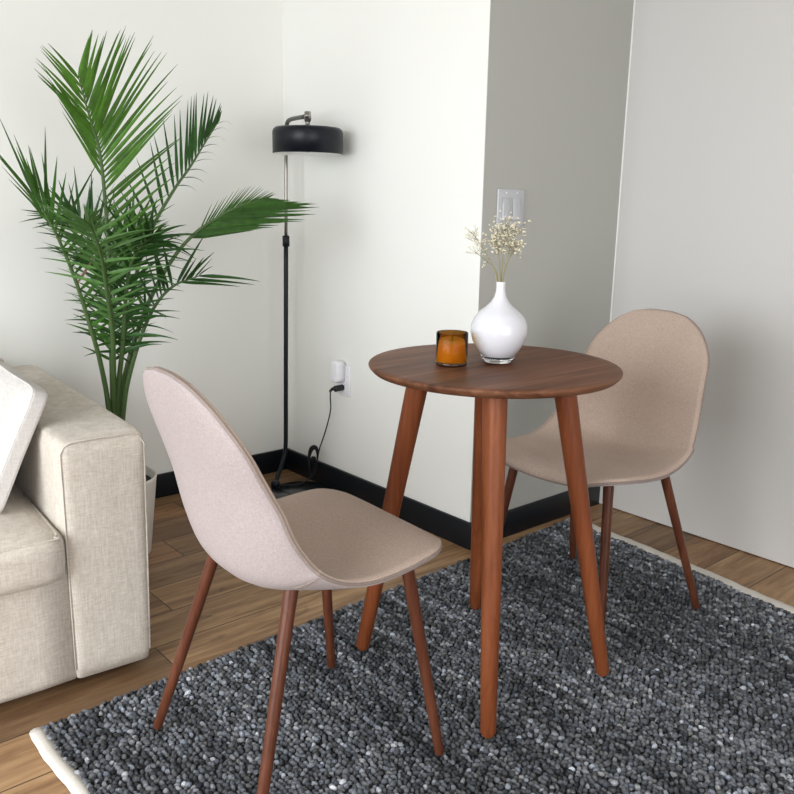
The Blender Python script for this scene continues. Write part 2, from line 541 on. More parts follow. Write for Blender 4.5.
def frond(name, pts, t0, n, right, left, base_tint, tipflare=True, r0=.0075):
    """right/left: dict(side=vector, ang0, ang1, len0, lenm, len1, droop) or None"""
    P = [Vector((PC.x - .01 + .4 * (pts[0][0] - .4), PC.y + .4 * (pts[0][1] + .88), .205))] + [Vector(p) for p in pts]
    C = spline([p - PC for p in P], 60)
    V, F = tube(C, lambda t: r0 * (1 - t) ** .7 + .0012, 8)
    st = mesh_obj('frond', V, F, M['rachis'], palm)
    LV, LF, LC = [], [], []
    def leaf(b, d, ln, w, droop, nrm, tint):
        m = 9
        d = d.normalized()
        side = d.cross(nrm)
        if side.length < 1e-4:
            side = d.orthogonal()
        side.normalize()
        nn = side.cross(d).normalized()
        p = b.copy()
        cur = d.copy()
        i0 = len(LV)
        for k in range(m + 1):
            t = k / m
            wk = w * (min(1, .25 + t * 4)) * (1 - t) ** .75 if t < .999 else .0002
            if k:
                cur = (cur + Vector((0, 0, -droop / m)) * (0.4 + 1.6 * t)).normalized()
                p = p + cur * (ln / m)
            q = PC + p                       # keep the blades in front of the wall
            if q.x < .02:
                p.x = .02 - PC.x
            f = .30
            LV.extend([p - side * wk + nn * wk * f, p, p + side * wk + nn * wk * f])
            LC.extend([tint] * 3)
        for k in range(m):
            a = i0 + 3 * k
            LF.append((a, a + 1, a + 4, a + 3)); LF.append((a + 1, a + 2, a + 5, a + 4))
    for sd in (right, left):
        if sd is None:
            continue
        nn_ = int(n * sd.get('dens', 1))
        for i in range(nn_):
            u = (i + rnd.uniform(-.1, .1)) / (nn_ - 1)
            u = min(max(u, 0), 1)
            if u < sd.get('u0', 0) or u > sd.get('u1', 1):
                continue
            t = t0 + (1 - t0) * u
            j = min(int(t * 60), 59)
            b = C[j].lerp(C[j + 1], t * 60 - j)
            tan = (C[min(j + 2, 60)] - C[max(j - 2, 0)]).normalized()
            s = sd['side'] - tan * sd['side'].dot(tan)
            s.normalize()
            a = math.radians(sd['a0'] + (sd['a1'] - sd['a0']) * u + rnd.gauss(0, sd.get('jit', 1.6)))
            d = tan * math.cos(a) + s * math.sin(a) + IC * rnd.gauss(sd.get('fwd', 0), sd.get('fj', .04))
            if u < .5:
                ln = sd['l0'] + (sd['lm'] - sd['l0']) * math.sin(u * PI)
            else:
                ln = sd['l1'] + (sd['lm'] - sd['l1']) * math.sin(u * PI) ** 1.0
            ln *= rnd.uniform(.93, 1.05) if sd.get('jit', 1) < 5 else rnd.uniform(.75, 1.25)
            g = rnd.uniform(.7, 1.3)
            tint = (base_tint[0] * g, base_tint[1] * g, base_tint[2] * g, 1)
            if rnd.random() < sd.get('brown', 0):
                tint = (.16, .10, .06, 1)
            nrm = (tan.cross(s) + Vector((rnd.gauss(0, 1), rnd.gauss(0, 1), rnd.gauss(0, 1))) * (.45 if sd.get('jit', 1) > 5 else .08) + sd.get('twist', Vector((0, 0, 0))))
            leaf(b, d, ln, sd.get('w', .0068), sd['droop'] * rnd.uniform(.6, 1.4), nrm, tint)
    me = bpy.data.meshes.new('leaflets')
    me.from_pydata([tuple(v) for v in LV], [], LF)
    me.polygons.foreach_set('use_smooth', [True] * len(LF))
    ca = me.color_attributes.new('tint', 'FLOAT_COLOR', 'POINT')
    ca.data.foreach_set('color', np.array(LC, dtype=np.float32).ravel())
    me.materials.append(M['leaf'])
    link(bpy.data.objects.new('leaflets', me), st)
    return st

DK, MD, LT, BR = (.024, .078, .016), (.040, .118, .018), (.095, .215, .06), (.060, .155, .018)
frond('A', [(0.4, -0.877, 0.451), (0.42, -0.878, 0.671), (0.45, -0.882, 0.904), (0.48, -0.896, 1.098), (0.5, -0.912, 1.206), (0.52, -0.937, 1.27), (0.55, -0.973, 1.369)],
      0.40, 37, dict(side=IR + UP * .1, a0=52, a1=26, l0=.20, lm=.315, l1=.115, droop=.10, w=.0066, fj=.03),
      dict(side=-IR + IC * .4, a0=22, a1=24, l0=.10, lm=.22, l1=.115, droop=.12, u0=.32, dens=.6, fwd=.06, w=.006), BR)
frond('B', [(0.42, -0.897, 0.458), (0.44, -0.92, 0.605), (0.47, -0.953, 0.716), (0.5, -0.997, 0.854), (0.53, -1.041, 0.957), (0.55, -1.075, 1.022), (0.57, -1.108, 1.072)],
      .36, 26, dict(side=IR, a0=66, a1=14, l0=.08, lm=.19, l1=.19, droop=.03, fwd=.10, fj=.2, jit=8, w=.0065, brown=.05),
      dict(side=-IR + UP * .4, a0=40, a1=10, l0=.05, lm=.10, l1=.20, droop=.02, u0=.68, dens=.7, w=.0055), MD)
frond('C', [(0.38, -0.857, 0.447), (0.34, -0.81, 0.639), (0.3, -0.736, 0.854), (0.27, -0.67, 0.979), (0.25, -0.578, 1.103), (0.24, -0.514, 1.176), (0.23, -0.459, 1.246), (0.22, -0.402, 1.317)],
      0.42, 21, dict(side=-IR, a0=50, a1=12, l0=.17, lm=.285, l1=.06, droop=.05, w=.0068, fj=.03),
      dict(side=IR, a0=55, a1=18, l0=.05, lm=.085, l1=.06, droop=1.1, u0=.35, dens=.7, w=.0035, twist=IR), DK)
frond('D', [(0.42, -0.867, 0.46), (0.45, -0.829, 0.644), (0.48, -0.776, 0.796), (0.5, -0.709, 0.91), (0.51, -0.643, 0.979), (0.52, -0.57, 1.025), (0.527, -0.50, 1.058), (0.533, -0.425, 1.077)],
      .56, 25, dict(side=IR * .6 - UP, a0=40, a1=8, l0=.15, lm=.29, l1=.055, droop=.02, w=.0085, fj=.03, u0=.05, twist=IC * .5),
      dict(side=UP, a0=30, a1=10, l0=.04, lm=.11, l1=.05, droop=-.05, u0=.2, w=.0028), MD)
frond('D2', [(0.44, -0.862, 0.455), (0.47, -0.84, 0.60), (0.52, -0.80, 0.75), (0.57, -0.755, 0.83), (0.63, -0.70, 0.865)],
      .40, 20, dict(side=-IR, a0=62, a1=30, l0=.08, lm=.17, l1=.06, droop=.15, fwd=.05, fj=.24, jit=11, w=.0062),
      dict(side=IR - UP * .3, a0=50, a1=20, l0=.05, lm=.17, l1=.19, droop=.10, dens=.5, u0=.72, w=.007), DK)
frond('E', [(0.42, -0.882, 0.456), (0.5, -0.904, 0.685), (0.58, -0.945, 0.83), (0.66, -0.985, 0.925), (0.74, -1.03, 0.985), (0.80, -1.07, 1.02)],
      .40, 28, dict(side=IR, a0=66, a1=24, l0=.10, lm=.17, l1=.12, droop=.12, fj=.26, jit=12, w=.0062),
      dict(side=-IR, a0=60, a1=24, l0=.08, lm=.15, l1=.13, droop=.12, fj=.26, jit=12, w=.006), LT)
frond('G', [(0.38, -0.863, 0.445), (0.32, -0.833, 0.685), (0.25, -0.819, 0.86), (0.2, -0.836, 0.963), (0.17, -0.882, 1.022)],
      .34, 36, dict(side=IR, a0=66, a1=30, l0=.11, lm=.20, l1=.09, droop=.15, fj=.24, jit=12),
      dict(side=-IR, a0=60, a1=22, l0=.08, lm=.17, l1=.12, droop=.15, fj=.24, jit=12), DK)
frond('H', [(0.42, -0.873, 0.458), (0.48, -0.87, 0.655), (0.54, -0.879, 0.79), (0.60, -0.887, 0.89), (0.66, -0.88, 0.95), (0.71, -0.865, 0.98)],
      .32, 38, dict(side=IR, a0=60, a1=30, l0=.12, lm=.17, l1=.10, droop=.35, fj=.30, jit=14),
      dict(side=-IR, a0=64, a1=30, l0=.10, lm=.16, l1=.10, droop=.35, fj=.30, jit=14), DK)
frond('K', [(0.39, -0.868, 0.445), (0.37, -0.853, 0.66), (0.36, -0.835, 0.82), (0.36, -0.80, 0.93), (0.37, -0.76, 0.99)],
      .34, 34, dict(side=IR, a0=56, a1=26, l0=.10, lm=.15, l1=.08, droop=.15, fj=.22, jit=12),
      dict(side=-IR, a0=60, a1=26, l0=.10, lm=.17, l1=.10, droop=.2, fj=.22, jit=12), MD)
V, F = tube([Vector((.425, -.872, .21)) - PC, Vector((.43, -.862, .36)) - PC, Vector((.435, -.858, .45)) - PC, Vector((.44, -.848, .50)) - PC], lambda t: .006 * (1 - t) + .0015, 8)
mesh_obj('dry_stub', V, F, M['stub'], palm)

# ---------------------------------------------------------------- round table
TX, TY, TH, TR = 1.5705, -.4925, .738, .2725
RZ = .0205                                # top of the rug pile
table = empty('round_table', 'round walnut table on four splayed legs between the two chairs', 'table', (TX, TY, RZ))
prof = [(.001, TH - .020), (TR - .022, TH - .020), (TR - .010, TH - .0165), (TR - .001, TH - .007), (TR, TH - .004), (TR - .001, TH - .0015), (TR - .003, TH), (TR - .02, TH), (.001, TH)]
V, F = lathe([(r, z - RZ) for r, z in prof], 128)
o = mesh_obj('tabletop', V, F, M['top_wood'], table); sharp_by_angle(o.data, 50)
LEGT = [(-.120, -.105), (-.116, .100), (.116, -.119), (.112, .098)]
FOOT = [(-.224, -.180), (-.199, .187), (.206, -.1935), (.215, .182)]
LEN = TH - .020
for (a, b), (c, d) in zip(LEGT, FOOT):
    V, F = tube([Vector((c, d, 0)).lerp(Vector((a, b, LEN - RZ)), t) for t in (0, .008, .012, .25, .5, .75, .985, 1.0)],
                lambda t: .0120 + .0135 * min(1, t * 1.12) if t > .1 else .011, 24)
    o = mesh_obj('leg', V, F, M['leg_wood'], table); sharp_by_angle(o.data, 60)
V, F = lathe([(.19, LEN - RZ - .004), (.19, LEN - RZ + .001), (.001, LEN - RZ + .001)], 48)
mesh_obj('mounting_ring', V, F, M['leg_wood'], table)

# ---------------------------------------------------------------- vase, sprigs, candle
VX, VY = 1.562, -.472
vase = empty('bud_vase', 'white bulbous glass vase with a slim neck on the round table', 'vase', (VX, VY, TH))
vp = [(.001, .012), (.026, .0125), (.034, .018), (.043, .032), (.0505, .048), (.0545, .066), (.0540, .082), (.0485, .098), (.039, .111), (.028, .122), (.0185, .132), (.0125, .143), (.0098, .155), (.0090, .168), (.0093, .1745), (.0088, .1755), (.0072, .1745), (.0070, .160), (.009, .145), (.001, .138)]
vp = [(r * (1.13 if z < .12 else 1.06), z) for r, z in vp]
V, F = lathe(vp, 64)
mesh_obj('vase_body', V, F, M['opal'], vase)
V, F = lathe([(.001, 0), (.0255, 0), (.0300, .0022), (.0340, .0075), (.0378, .0152), (.0282, .0118), (.001, .0113)], 64)
mesh_obj('glass_foot', V, F, M['clear'], vase)

def sprig(label, tipv, seed, nb):
    r = random.Random(seed)
    e = empty('dried_sprig', label, 'dried flower', (VX, VY, TH + .145), 0, "dried baby's breath sprigs in the white vase")
    tipv = Vector(tipv) * 1.0
    tipv.z *= .93
    base = Vector((tipv.x * .03, tipv.y * .03, 0))
    mid = Vector((tipv.x * .22, tipv.y * .22, .055))
    main = spline([base, mid, tipv * .62 + Vector((0, 0, .018)), tipv], 16)
    parts = [tube(main, lambda t: .0011 * (1 - t) + .00035, 6)]
    blooms = []
    for k in range(nb):
        t = r.uniform(.60, 1.0)
        j = int(t * 15.99)
        s = main[j]
        d = (main[min(j + 1, 16)] - main[j - 1]).normalized()
        off = (d * r.uniform(.3, 1) + Vector((r.gauss(0, .8), r.gauss(0, .8), r.gauss(.1, .5)))).normalized() * r.uniform(.010, .034)
        e2 = s + off
        parts.append(tube([s, s + off * .5 + Vector((0, 0, -.001)), e2], .00032, 4))
        blooms.append(e2)
        if r.random() < .5:
            e3 = e2 + Vector((r.gauss(0, .006), r.gauss(0, .006), r.gauss(.004, .004)))
            parts.append(tube([s + off * .6, e3], .0003, 4))
            blooms.append(e3)
    V, F = join(parts)
    st = mesh_obj('stem', V, F, M['stem'], e)
    bm = bmesh.new()
    for b in blooms:
        rr = r.uniform(.0012, .0023)
        for q in range(3):
            mt = Matrix.Translation(b + Vector((r.gauss(0, rr * .6), r.gauss(0, rr * .6), r.gauss(0, rr * .5)))) @ Matrix.Rotation(r.uniform(0, 3), 4, 'X') @ Matrix.Diagonal((rr, rr * .8, rr * .65, 1))
            bmesh.ops.create_icosphere(bm, subdivisions=1, radius=1, matrix=mt)
    o = bm_obj('blossoms', bm, M['bloom'], e)
    o['kind'] = 'stuff'
    return e
q = lambda r, c, z: tuple(IR * r + IC * c + UP * z)
sprig("dried baby's breath sprig leaning furthest left out of the white vase, over the bright wall", q(-.072, .012, .145), 3, 26)
sprig("short dried baby's breath sprig low on the left of the vase neck", q(-.056, -.02, .100), 4, 14)
sprig("dried baby's breath sprig rising just left of the bunch's middle", q(-.020, .014, .142), 5, 40)
sprig("tallest dried baby's breath sprig in the middle of the bunch", q(.006, -.008, .168), 6, 52)
sprig("dried baby's breath sprig right of the middle, in front of the light switch", q(.024, .016, .158), 7, 46)
sprig("dried baby's breath sprig leaning furthest right out of the white vase", q(.036, -.012, .122), 8, 26)

CX, CY = 1.523, -.578
CX += .003
cdl = empty('candle_jar', 'amber glass candle jar with a dark base on the table left of the vase', 'candle', (CX, CY, TH))
RJ, HJ = .0340, .071
V, F = lathe([(RJ - .0004, .0085), (RJ, .010), (RJ, HJ - .001), (RJ - .001, HJ), (RJ - .0022, HJ - .001), (RJ - .0024, .010), (RJ - .0024, .0085), (RJ - .0004, .0085)], 56, cap=False)
mesh_obj('glass_jar', V, F, M['amber'], cdl)
V, F = lathe([(.001, .0), (RJ - .003, 0), (RJ - .0005, .0025), (RJ, .008), (RJ - .003, .0083), (.001, .0083)], 56)
mesh_obj('jar_base', V, F, M['amber_dark'], cdl)
V, F = lathe([(.001, .0086), (RJ - .0030, .0086), (RJ - .0029, .0098), (RJ - .0029, .046), (RJ - .0055, .0472), (.004, .0464), (.001, .047)], 48)
wx = mesh_obj('wax', V, F, M['wax'], cdl)
V, F = tube([(0, 0, .046), (.0005, 0, .053), (.0015, .0008, .058)], .0011, 8)
mesh_obj('wick', V, F, M['slot'], wx)

# ---------------------------------------------------------------- upholstered chairs
def chair_shell():
    """grid of the seat-and-back midsurface; local frame: +y forward, z up from the rug"""
    prof = [(.236, .408), (.232, .419), (.218, .428), (.190, .432), (.150, .430), (.08, .421), (0, .411), (-.05, .406), (-.095, .409), (-.128, .422), (-.150, .449), (-.164, .495), (-.174, .55), (-.186, .61), (-.203, .67), (-.222, .73), (-.234, .762), (-.243, .784)]
    C = spline([(0, y, z) for y, z in prof], 400)
    s = [0]
    for a, b in zip(C, C[1:]):
        s.append(s[-1] + (b - a).length)
    return C, s
SHC, SHS = chair_shell()
SHL = SHS[-1]
def sh_at(d):
    d = min(max(d, 0), SHL)
    import bisect
    i = min(max(bisect.bisect_left(SHS, d), 1), len(SHS) - 1)
    u = (d - SHS[i - 1]) / (SHS[i] - SHS[i - 1])
    p = SHC[i - 1].lerp(SHC[i], u)
    t = Vector((0, 0, 0))
    for k_ in (10, 30, 50, 70):
        a, b = SHC[max(i - k_, 0)], SHC[min(i + k_, len(SHC) - 1)]
        t += (b - a).normalized()
    t.normalize()
    n = Vector((0, t.z, -t.y))               # towards the sitter: up over the seat, forward over the back
    return p, t, n
def half_width(d):
    k = [(0, .190), (.06, .202), (.16, .213), (.28, .219), (.40, .222), (.48, .219), (.56, .211), (.66, .200), (.76, .187), (.86, .178), (.95, .174)]
    f = d / SHL * .95
    for (a, wa), (b, wb) in zip(k, k[1:]):
        if f <= b:
            return wa + (wb - wa) * (f - a) / (b - a)
    return k[-1][1]
RF, RB = .080, .140                           # corner radii: front of the seat, top of the back
def edge_raise(d):
    f = d / SHL
    return .004 + .052 * math.exp(-((f - .50) / .15) ** 2) + .026 * max(0, min(1, (f - .5) / .2)) * max(0, min(1, (1.02 - f) / .3))
NU, NV = 28, 72
def shell_point(u, v, off=0.0):
    """u in -1..1 across, v in 0..1 from front edge to the top of the back"""
    d = v * SHL
    w = half_width(d)
    if d < RF:
        w = w - RF + math.sqrt(max(0, RF * RF - (RF - d) ** 2))
    e = SHL - d
    if e < RB:
        w = w - RB + math.sqrt(max(0, RB * RB - (RB - e) ** 2))
    bow_f, bow_b = .022, .020
    x = u * w
    q = (x / .2) ** 2
    d2 = d + bow_f * q * max(0, 1 - d / .10) ** 1 - bow_b * q * max(0, 1 - e / .15)
    p, t, n = sh_at(d2)
    rz_ = edge_raise(d2) * abs(x / .205) ** 2.2
    crown = .006 * (1 - min(1, abs(u)) ** 4)
    return Vector((x, p.y, p.z)) + n * (rz_ + off)
def vmap(i, n):
    t = i / n
    return .5 - .5 * math.cos(PI * t) if False else (t + .35 * (-math.sin(2 * PI * t) / (2 * PI)))
def grid(off_fn):
    V = []
    for i in range(NV + 1):
        v = vmap(i, NV)
        for j in range(NU + 1):
            u = -1 + 2 * j / NU
            V.append(shell_point(u, v, off_fn(u, v)))
    return V
def slab(top, bot):
    """closed body between two grids"""
    n = (NV + 1) * (NU + 1)
    V = top + bot
    F = []
    id_ = lambda i, j: i * (NU + 1) + j
    for i in range(NV):
        for j in range(NU):
            F.append((id_(i, j), id_(i, j + 1), id_(i + 1, j + 1), id_(i + 1, j)))
            F.append((n + id_(i, j), n + id_(i + 1, j), n + id_(i + 1, j + 1), n + id_(i, j + 1)))
    rim = rim_ids()
    for a, b in zip(rim, rim[1:] + rim[:1]):
        F.append((a, b, n + b, n + a))
    return V, F
def rim_ids():
    id_ = lambda i, j: i * (NU + 1) + j
    return [id_(0, j) for j in range(NU)] + [id_(i, NU) for i in range(NV)] + [id_(NV, j) for j in range(NU, 0, -1)] + [id_(i, 0) for i in range(NV, 0, -1)]

WF, WR, DD = .1944, .2093, .2072
chair = empty('dining_chair', 'beige upholstered chair nearest the viewer, seen from behind beside the sofa', 'chair', (1.5493, -.9966, RZ), -.056, 'upholstered chairs at the round table')
def dome(u, v):
    return (1 - abs(u) ** 5) * (1 - abs(2 * v - 1) ** 12)
zoff = lambda V: [Vector((p.x, p.y, p.z - RZ + .018)) for p in V]
mid_ = grid(lambda u, v: 0.0005)
V, F = slab(zoff(grid(lambda u, v: .0075 + .0065 * dome(u, v))), zoff(mid_))
mesh_obj('seat_pad', V, F, M['chair_in'], chair)
V, F = slab(zoff(grid(lambda u, v: -.0005)), zoff(grid(lambda u, v: -.0055 - .012 * dome(u, v))))
mesh_obj('seat_shell', V, F, M['chair_out'], chair)
rim = [zoff(mid_)[k] for k in rim_ids()]
V, F = tube(rim, .0032, 8, closed=True)
mesh_obj('piping', V, F, M['chair_pipe'], chair)
# seams where the back cover meets the seat cover on the outer shell
for sx in (-1, 1):
    V, F = (tube([Vector(p) + Vector((0, 0, .018 - RZ)) for p in [shell_point(sx * u, .47, -.0058 - .012 * dome(u, .47)) for u in (.999, .98, .95, .92, .88, .84, .8, .74)]], .0016, 6))
    mesh_obj('cover_seam', V, F, M['chair_pipe'], chair)
TOPF = [(-.135, -.088, .416), (.135, -.088, .416), (.145, .150, .412), (-.145, .150, .412)]
BOTF = [(-WR, -DD, 0), (WR, -DD, 0), (WF, DD, 0), (-WF, DD, 0)]
for a, b in zip(TOPF, BOTF):
    V, F = tube([Vector(b).lerp(Vector(a), t) for t in (0, .006, .01, .3, .6, .9, 1)], lambda t: .0080 + .0052 * t if t > .05 else .0074, 20)
    o = mesh_obj('leg', V, F, M['chair_wood'], chair); sharp_by_angle(o.data, 60)
bits = []
for a, b in ((0, 2), (1, 3)):
    A, B = Vector(TOPF[a]), Vector(TOPF[b])
    bits.append(tube([A + Vector((0, 0, -.016)), A.lerp(B, .15) + Vector((0, 0, -.012)), A.lerp(B, .85) + Vector((0, 0, -.012)), B + Vector((0, 0, -.016))], .006, 8))
V, F = join(bits)
mesh_obj('seat_frame', V, F, M['black_metal'], chair)
c2 = chair.copy(); col.objects.link(c2)
c2.location = (1.5379, -.0422, RZ); c2.rotation_euler = (0, 0, 3.1368)
c2['label'] = 'beige upholstered chair on the far side of the table, its back to the wall'
for ch in list(chair.children):
    d = ch.copy(); col.objects.link(d); d.parent = c2

# ---------------------------------------------------------------- sofa and pillow
SA = -.066
sofa = empty('sofa', 'cream linen sofa along the left wall with one square arm in view', 'sofa', (1.078, -1.085, 0), SA)
def soft(name, lo, hi, m, parent, bevel=.03, seg=5, puff=0., sub=10, wob=0):
    lo, hi = Vector(lo), Vector(hi)
    bm = bmesh.new(); box(bm, lo, hi)
    bmesh.ops.subdivide_edges(bm, edges=bm.edges[:], cuts=sub, use_grid_fill=True)
    c, h = (lo + hi) / 2, (hi - lo) / 2
    for v in bm.verts:
        p = v.co - c
        # pull into a rounded box
        k = Vector([max(-h[i] + bevel, min(h[i] - bevel, p[i])) for i in range(3)])
        e = p - k
        if e.length > 1e-9:
            e = e.normalized() * bevel
        n = Vector([p[i] / h[i] for i in range(3)])
        q = k + e
        if puff:
            for i in range(3):
                j, l = (i + 1) % 3, (i + 2) % 3
                q[i] += puff * n[i] * (1 - n[j] ** 2) * (1 - n[l] ** 2) * (1 if i == 2 else .35)
        v.co = c + q
    o = bm_obj(name, bm, m, parent)
    return o
def seam(name, P, parent, r=.0022, m='linen'):
    V, F = tube([Vector(p) for p in P], r, 6)
    return mesh_obj(name, V, F, M[m], parent)
AW, AH = .178, .577
soft('sofa_base', (-.93, -1.40, .020), (-.004, -AW + .012, .292), M['linen'], sofa, .016, puff=.004, sub=14)
arm = soft('arm', (-.94, -AW, .020), (0, 0, AH), M['linen'], sofa, .020, puff=.006, sub=16)
e_ = .0064
for v in arm.data.vertices:
    if v.co.y > -AW / 2:
        v.co.y += .013 * (v.co.z / AH)
seam('arm_seam', [(-e_ + .002, -AW + e_ - .001, .05), (-e_ + .002, -AW + e_ - .001, .30), (-e_ + .002, -AW + e_ - .001, AH - .028), (-e_ + .001, -AW + .014, AH - .013), (-e_ + .001, -AW + .03, AH - e_ + .001), (-e_ + .002, -.09, AH - e_ + .003), (-e_ + .001, -.020, AH - e_ + .001), (-e_ + .001, -.003, AH - .013), (-e_ + .002, -e_ + .013, AH - .03), (-e_ + .002, -e_ + .008, .30), (-e_ + .002, -e_ + .002, .05)], arm)
cu = soft('seat_cushion', (-.80, -.98, .270), (.034, -AW + .002, .386), M['linen'], sofa, .036, puff=.026, sub=16)
def ring(z, inx, iny):
    return [(.030 - inx, -.98 + .03, z), (.030 - inx + .003, -.58, z + .004), (.030 - inx, -AW - .004 - .045, z), (.030 - inx - .014, -AW - .004 - iny - .008, z), (-.04, -AW - .004 - iny, z), (-.3, -AW - .004 - iny + .003, z)]
seam('piping', spline(ring(.376, .0085, .0085), 40), cu, .0028)
seam('piping', spline(ring(.306, .0085, .0085), 40), cu, .0028)
bk = soft('sofa_back', (-.945, -1.40, .038), (-.75, -.098, .632), M['linen'], sofa, .035, puff=.006, sub=14)
soft('back_cushion', (-.77, -.95, .39), (-.60, -AW - .05, .66), M['linen'], sofa, .05, puff=.03, sub=12)
for (x, y) in ((-.22, -.09), (-.80, -.09), (-.22, -1.30), (-.80, -1.30)):
    V, F = lathe([(.018, 0), (.022, .004), (.026, .024)], 20, (x, y, 0))
    mesh_obj('foot', V, F, M['slot'], sofa)

# throw pillow leaning on the inside of the arm
pil = empty('throw_pillow', 'white boxed throw pillow leaning against the inside of the sofa arm', 'pillow', (.70, -1.352, .395), SA)
pw, ph, pt = .48, .300, .060
bm = bmesh.new(); box(bm, (-pw / 2, -pt / 2, 0), (pw / 2, pt / 2, ph))
bmesh.ops.subdivide_edges(bm, edges=bm.edges[:], cuts=16, use_grid_fill=True)
def pshape(v):
    x, y, z = v.x / (pw / 2), v.y / (pt / 2), (v.z - ph / 2) / (ph / 2)
    t = .48 + .52 * max(0, 1 - abs(x) ** 3.2) ** .6 * max(0, 1 - abs(z) ** 3.2) ** .6
    pin = 1 - .05 * (1 - abs(z) ** 2) * abs(x) ** 4
    pinz = 1 - .05 * (1 - abs(x) ** 2) * abs(z) ** 4
    rr = (.985 if abs(y) > .99 else 1) * (1 - .07 * abs(x) ** 6 * abs(z) ** 6)
    return Vector((x * pw / 2 * pin * rr, y * pt / 2 * t, ph / 2 + z * ph / 2 * pinz * rr))
for v in bm.verts:
    v.co = pshape(v.co)
TILT = Matrix.Rotation(math.radians(-25), 4, 'X')
ROTZ = Matrix.Rotation(math.radians(0), 4, 'Z')
PM = ROTZ @ TILT
bm.transform(PM)
pb = bm_obj('pillow_cover', bm, M['linen_white'], pil)
for sy in (-1, 1):
    P = []
    n = 16
    ring_ = [(-1 + 2 * k / n, -1) for k in range(n)] + [(1, -1 + 2 * k / n) for k in range(n)] + [(1 - 2 * k / n, 1) for k in range(n)] + [(-1, 1 - 2 * k / n) for k in range(n)]
    for x, z in ring_:
        p = pshape(Vector((x * pw / 2, sy * pt / 2, ph / 2 + z * ph / 2)))
        P.append(PM @ p)
    V, F = tube(P, .0028, 6, closed=True)
    mesh_obj('piping', V, F, M['linen_white'], pb)

# ---------------------------------------------------------------- rug
rug = empty('area_rug', 'chunky charcoal grey loop rug with a white bound edge under the table', 'rug', (1.9, -.45, 0))
RC = [(1.166, -1.374), (1.103, .440), (2.72, .285), (2.76, -1.38)]     # near-left, far-left, far-right, near-right
def rug_xy(u, v):                       # u along the rows (away from the wall), v from the near edge to the far edge
    a, b, c, d = RC
    x = (1 - u) * ((1 - v) * a[0] + v * b[0]) + u * ((1 - v) * d[0] + v * c[0])
    y = (1 - u) * ((1 - v) * a[1] + v * b[1]) + u * ((1 - v) * d[1] + v * c[1])
    y += .003 * math.sin(x * 9) + .002 * math.sin(x * 23 + 1)
    return x, y
n = 40
V = []
for z in (.002, .009):
    for i in range(n + 1):
        for j in range(n + 1):
            x, y = rug_xy(i / n, j / n)
            V.append((x - 1.9, y + .45, z))
F = []
k = (n + 1) ** 2
for i in range(n):
    for j in range(n):
        a = i * (n + 1) + j
        F.append((a + k, a + 1 + k, a + n + 2 + k, a + n + 1 + k)); F.append((a, a + n + 1, a + n + 2, a + 1))
for i in range(n):
    for a, b in ((i, i + 1), ((n + 1) * n + i, (n + 1) * n + i + 1), (i * (n + 1), (i + 1) * (n + 1)), (i * (n + 1) + n, (i + 1) * (n + 1) + n)):
        F.append((a, b, b + k, a + k))
mesh_obj('backing', V, F, M['rug_back'], rug, smooth=False)
for v in (0, 1):                        # woven white binding along both ends of the rows
    P = []
    for i in range(81):
        x, y = rug_xy(i / 80, v)
        P.append((x, y))
    sg = -1 if v == 0 else 1
    V, F = [], []
    sec = [(.010, .0015), (-.006, .0015), (-.018, .0015), (-.024, .004), (-.025, .008), (-.021, .0125), (-.012, .015), (-.002, .015), (.010, .013)]
    for i, (x, y) in enumerate(P):
        wv = 1 + .05 * math.sin(i * 1.7)
        for (o_, z) in sec:
            V.append((x - 1.9, y + .45 + sg * (-o_) * wv * (.72 if o_ < 0 and v == 0 else 1.6 if o_ < 0 else 1), z))
    m_ = len(sec)
    for i in range(80):
        for j in range(m_):
            j2 = (j + 1) % m_
            F.append((i * m_ + j, i * m_ + j2, (i + 1) * m_ + j2, (i + 1) * m_ + j))
    F.append(tuple(range(m_))); F.append(tuple(range(80 * m_, 81 * m_)))
    mesh_obj('binding', V, F, M['binding'], rug)
# loops
rg = np.random.default_rng(5)
pitch_u, pitch_v = .0118, .0112
nu, nv = int(1.62 / pitch_u), int(1.80 / pitch_v)
SEG, RNG = 7, 4
tmpl = []
for i in range(RNG):
    th = (i + 1) / (RNG + .35) * PI * .62
    for j in range(SEG):
        a = 2 * PI * (j + .5 * (i % 2)) / SEG
        tmpl.append((math.sin(th) * math.cos(a), math.sin(th) * math.sin(a), math.cos(th)))
tmpl.append((0, 0, 1))
tmpl = np.array(tmpl)
tf = []
for i in range(RNG - 1):
    for j in range(SEG):
        j2 = (j + 1) % SEG
        tf.append((i * SEG + j, (i + 1) * SEG + j, (i + 1) * SEG + j2, i * SEG + j2))
tri = [(RNG * SEG, j, (j + 1) % SEG) for j in range(SEG)]
II, JJ = np.meshgrid(np.arange(nu), np.arange(nv), indexing='ij')
II, JJ = II.ravel(), JJ.ravel()
cnt = len(II)
U = (II + .5 + .5 * (JJ % 2) * .9 + rg.normal(0, .16, cnt)) / nu
Vv = (JJ + .5 + rg.normal(0, .17, cnt)) / nv
U = np.clip(U, -.002, 1); Vv = np.clip(Vv, .006, .994)
a, b, c, d = [np.array(p) for p in RC]
XY = ((1 - U) * (1 - Vv))[:, None] * a + ((1 - U) * Vv)[:, None] * b + (U * Vv)[:, None] * c + (U * (1 - Vv))[:, None] * d
XY[:, 1] += .003 * np.sin(XY[:, 0] * 9) + .002 * np.sin(XY[:, 0] * 23 + 1)
ang = rg.normal(.25, .65, cnt) + np.where(JJ % 2 == 0, .35, -.35)
sl = rg.uniform(.0052, .0100, cnt); sw_ = rg.uniform(.0040, .0063, cnt); shh = rg.uniform(.0052, .0092, cnt)
zc = rg.uniform(.0085, .0118, cnt)
T = tmpl[None] * np.stack([sl, sw_, shh], 1)[:, None, :]
tl = rg.normal(0, .5, cnt)
ct, st_ = np.cos(tl)[:, None], np.sin(tl)[:, None]
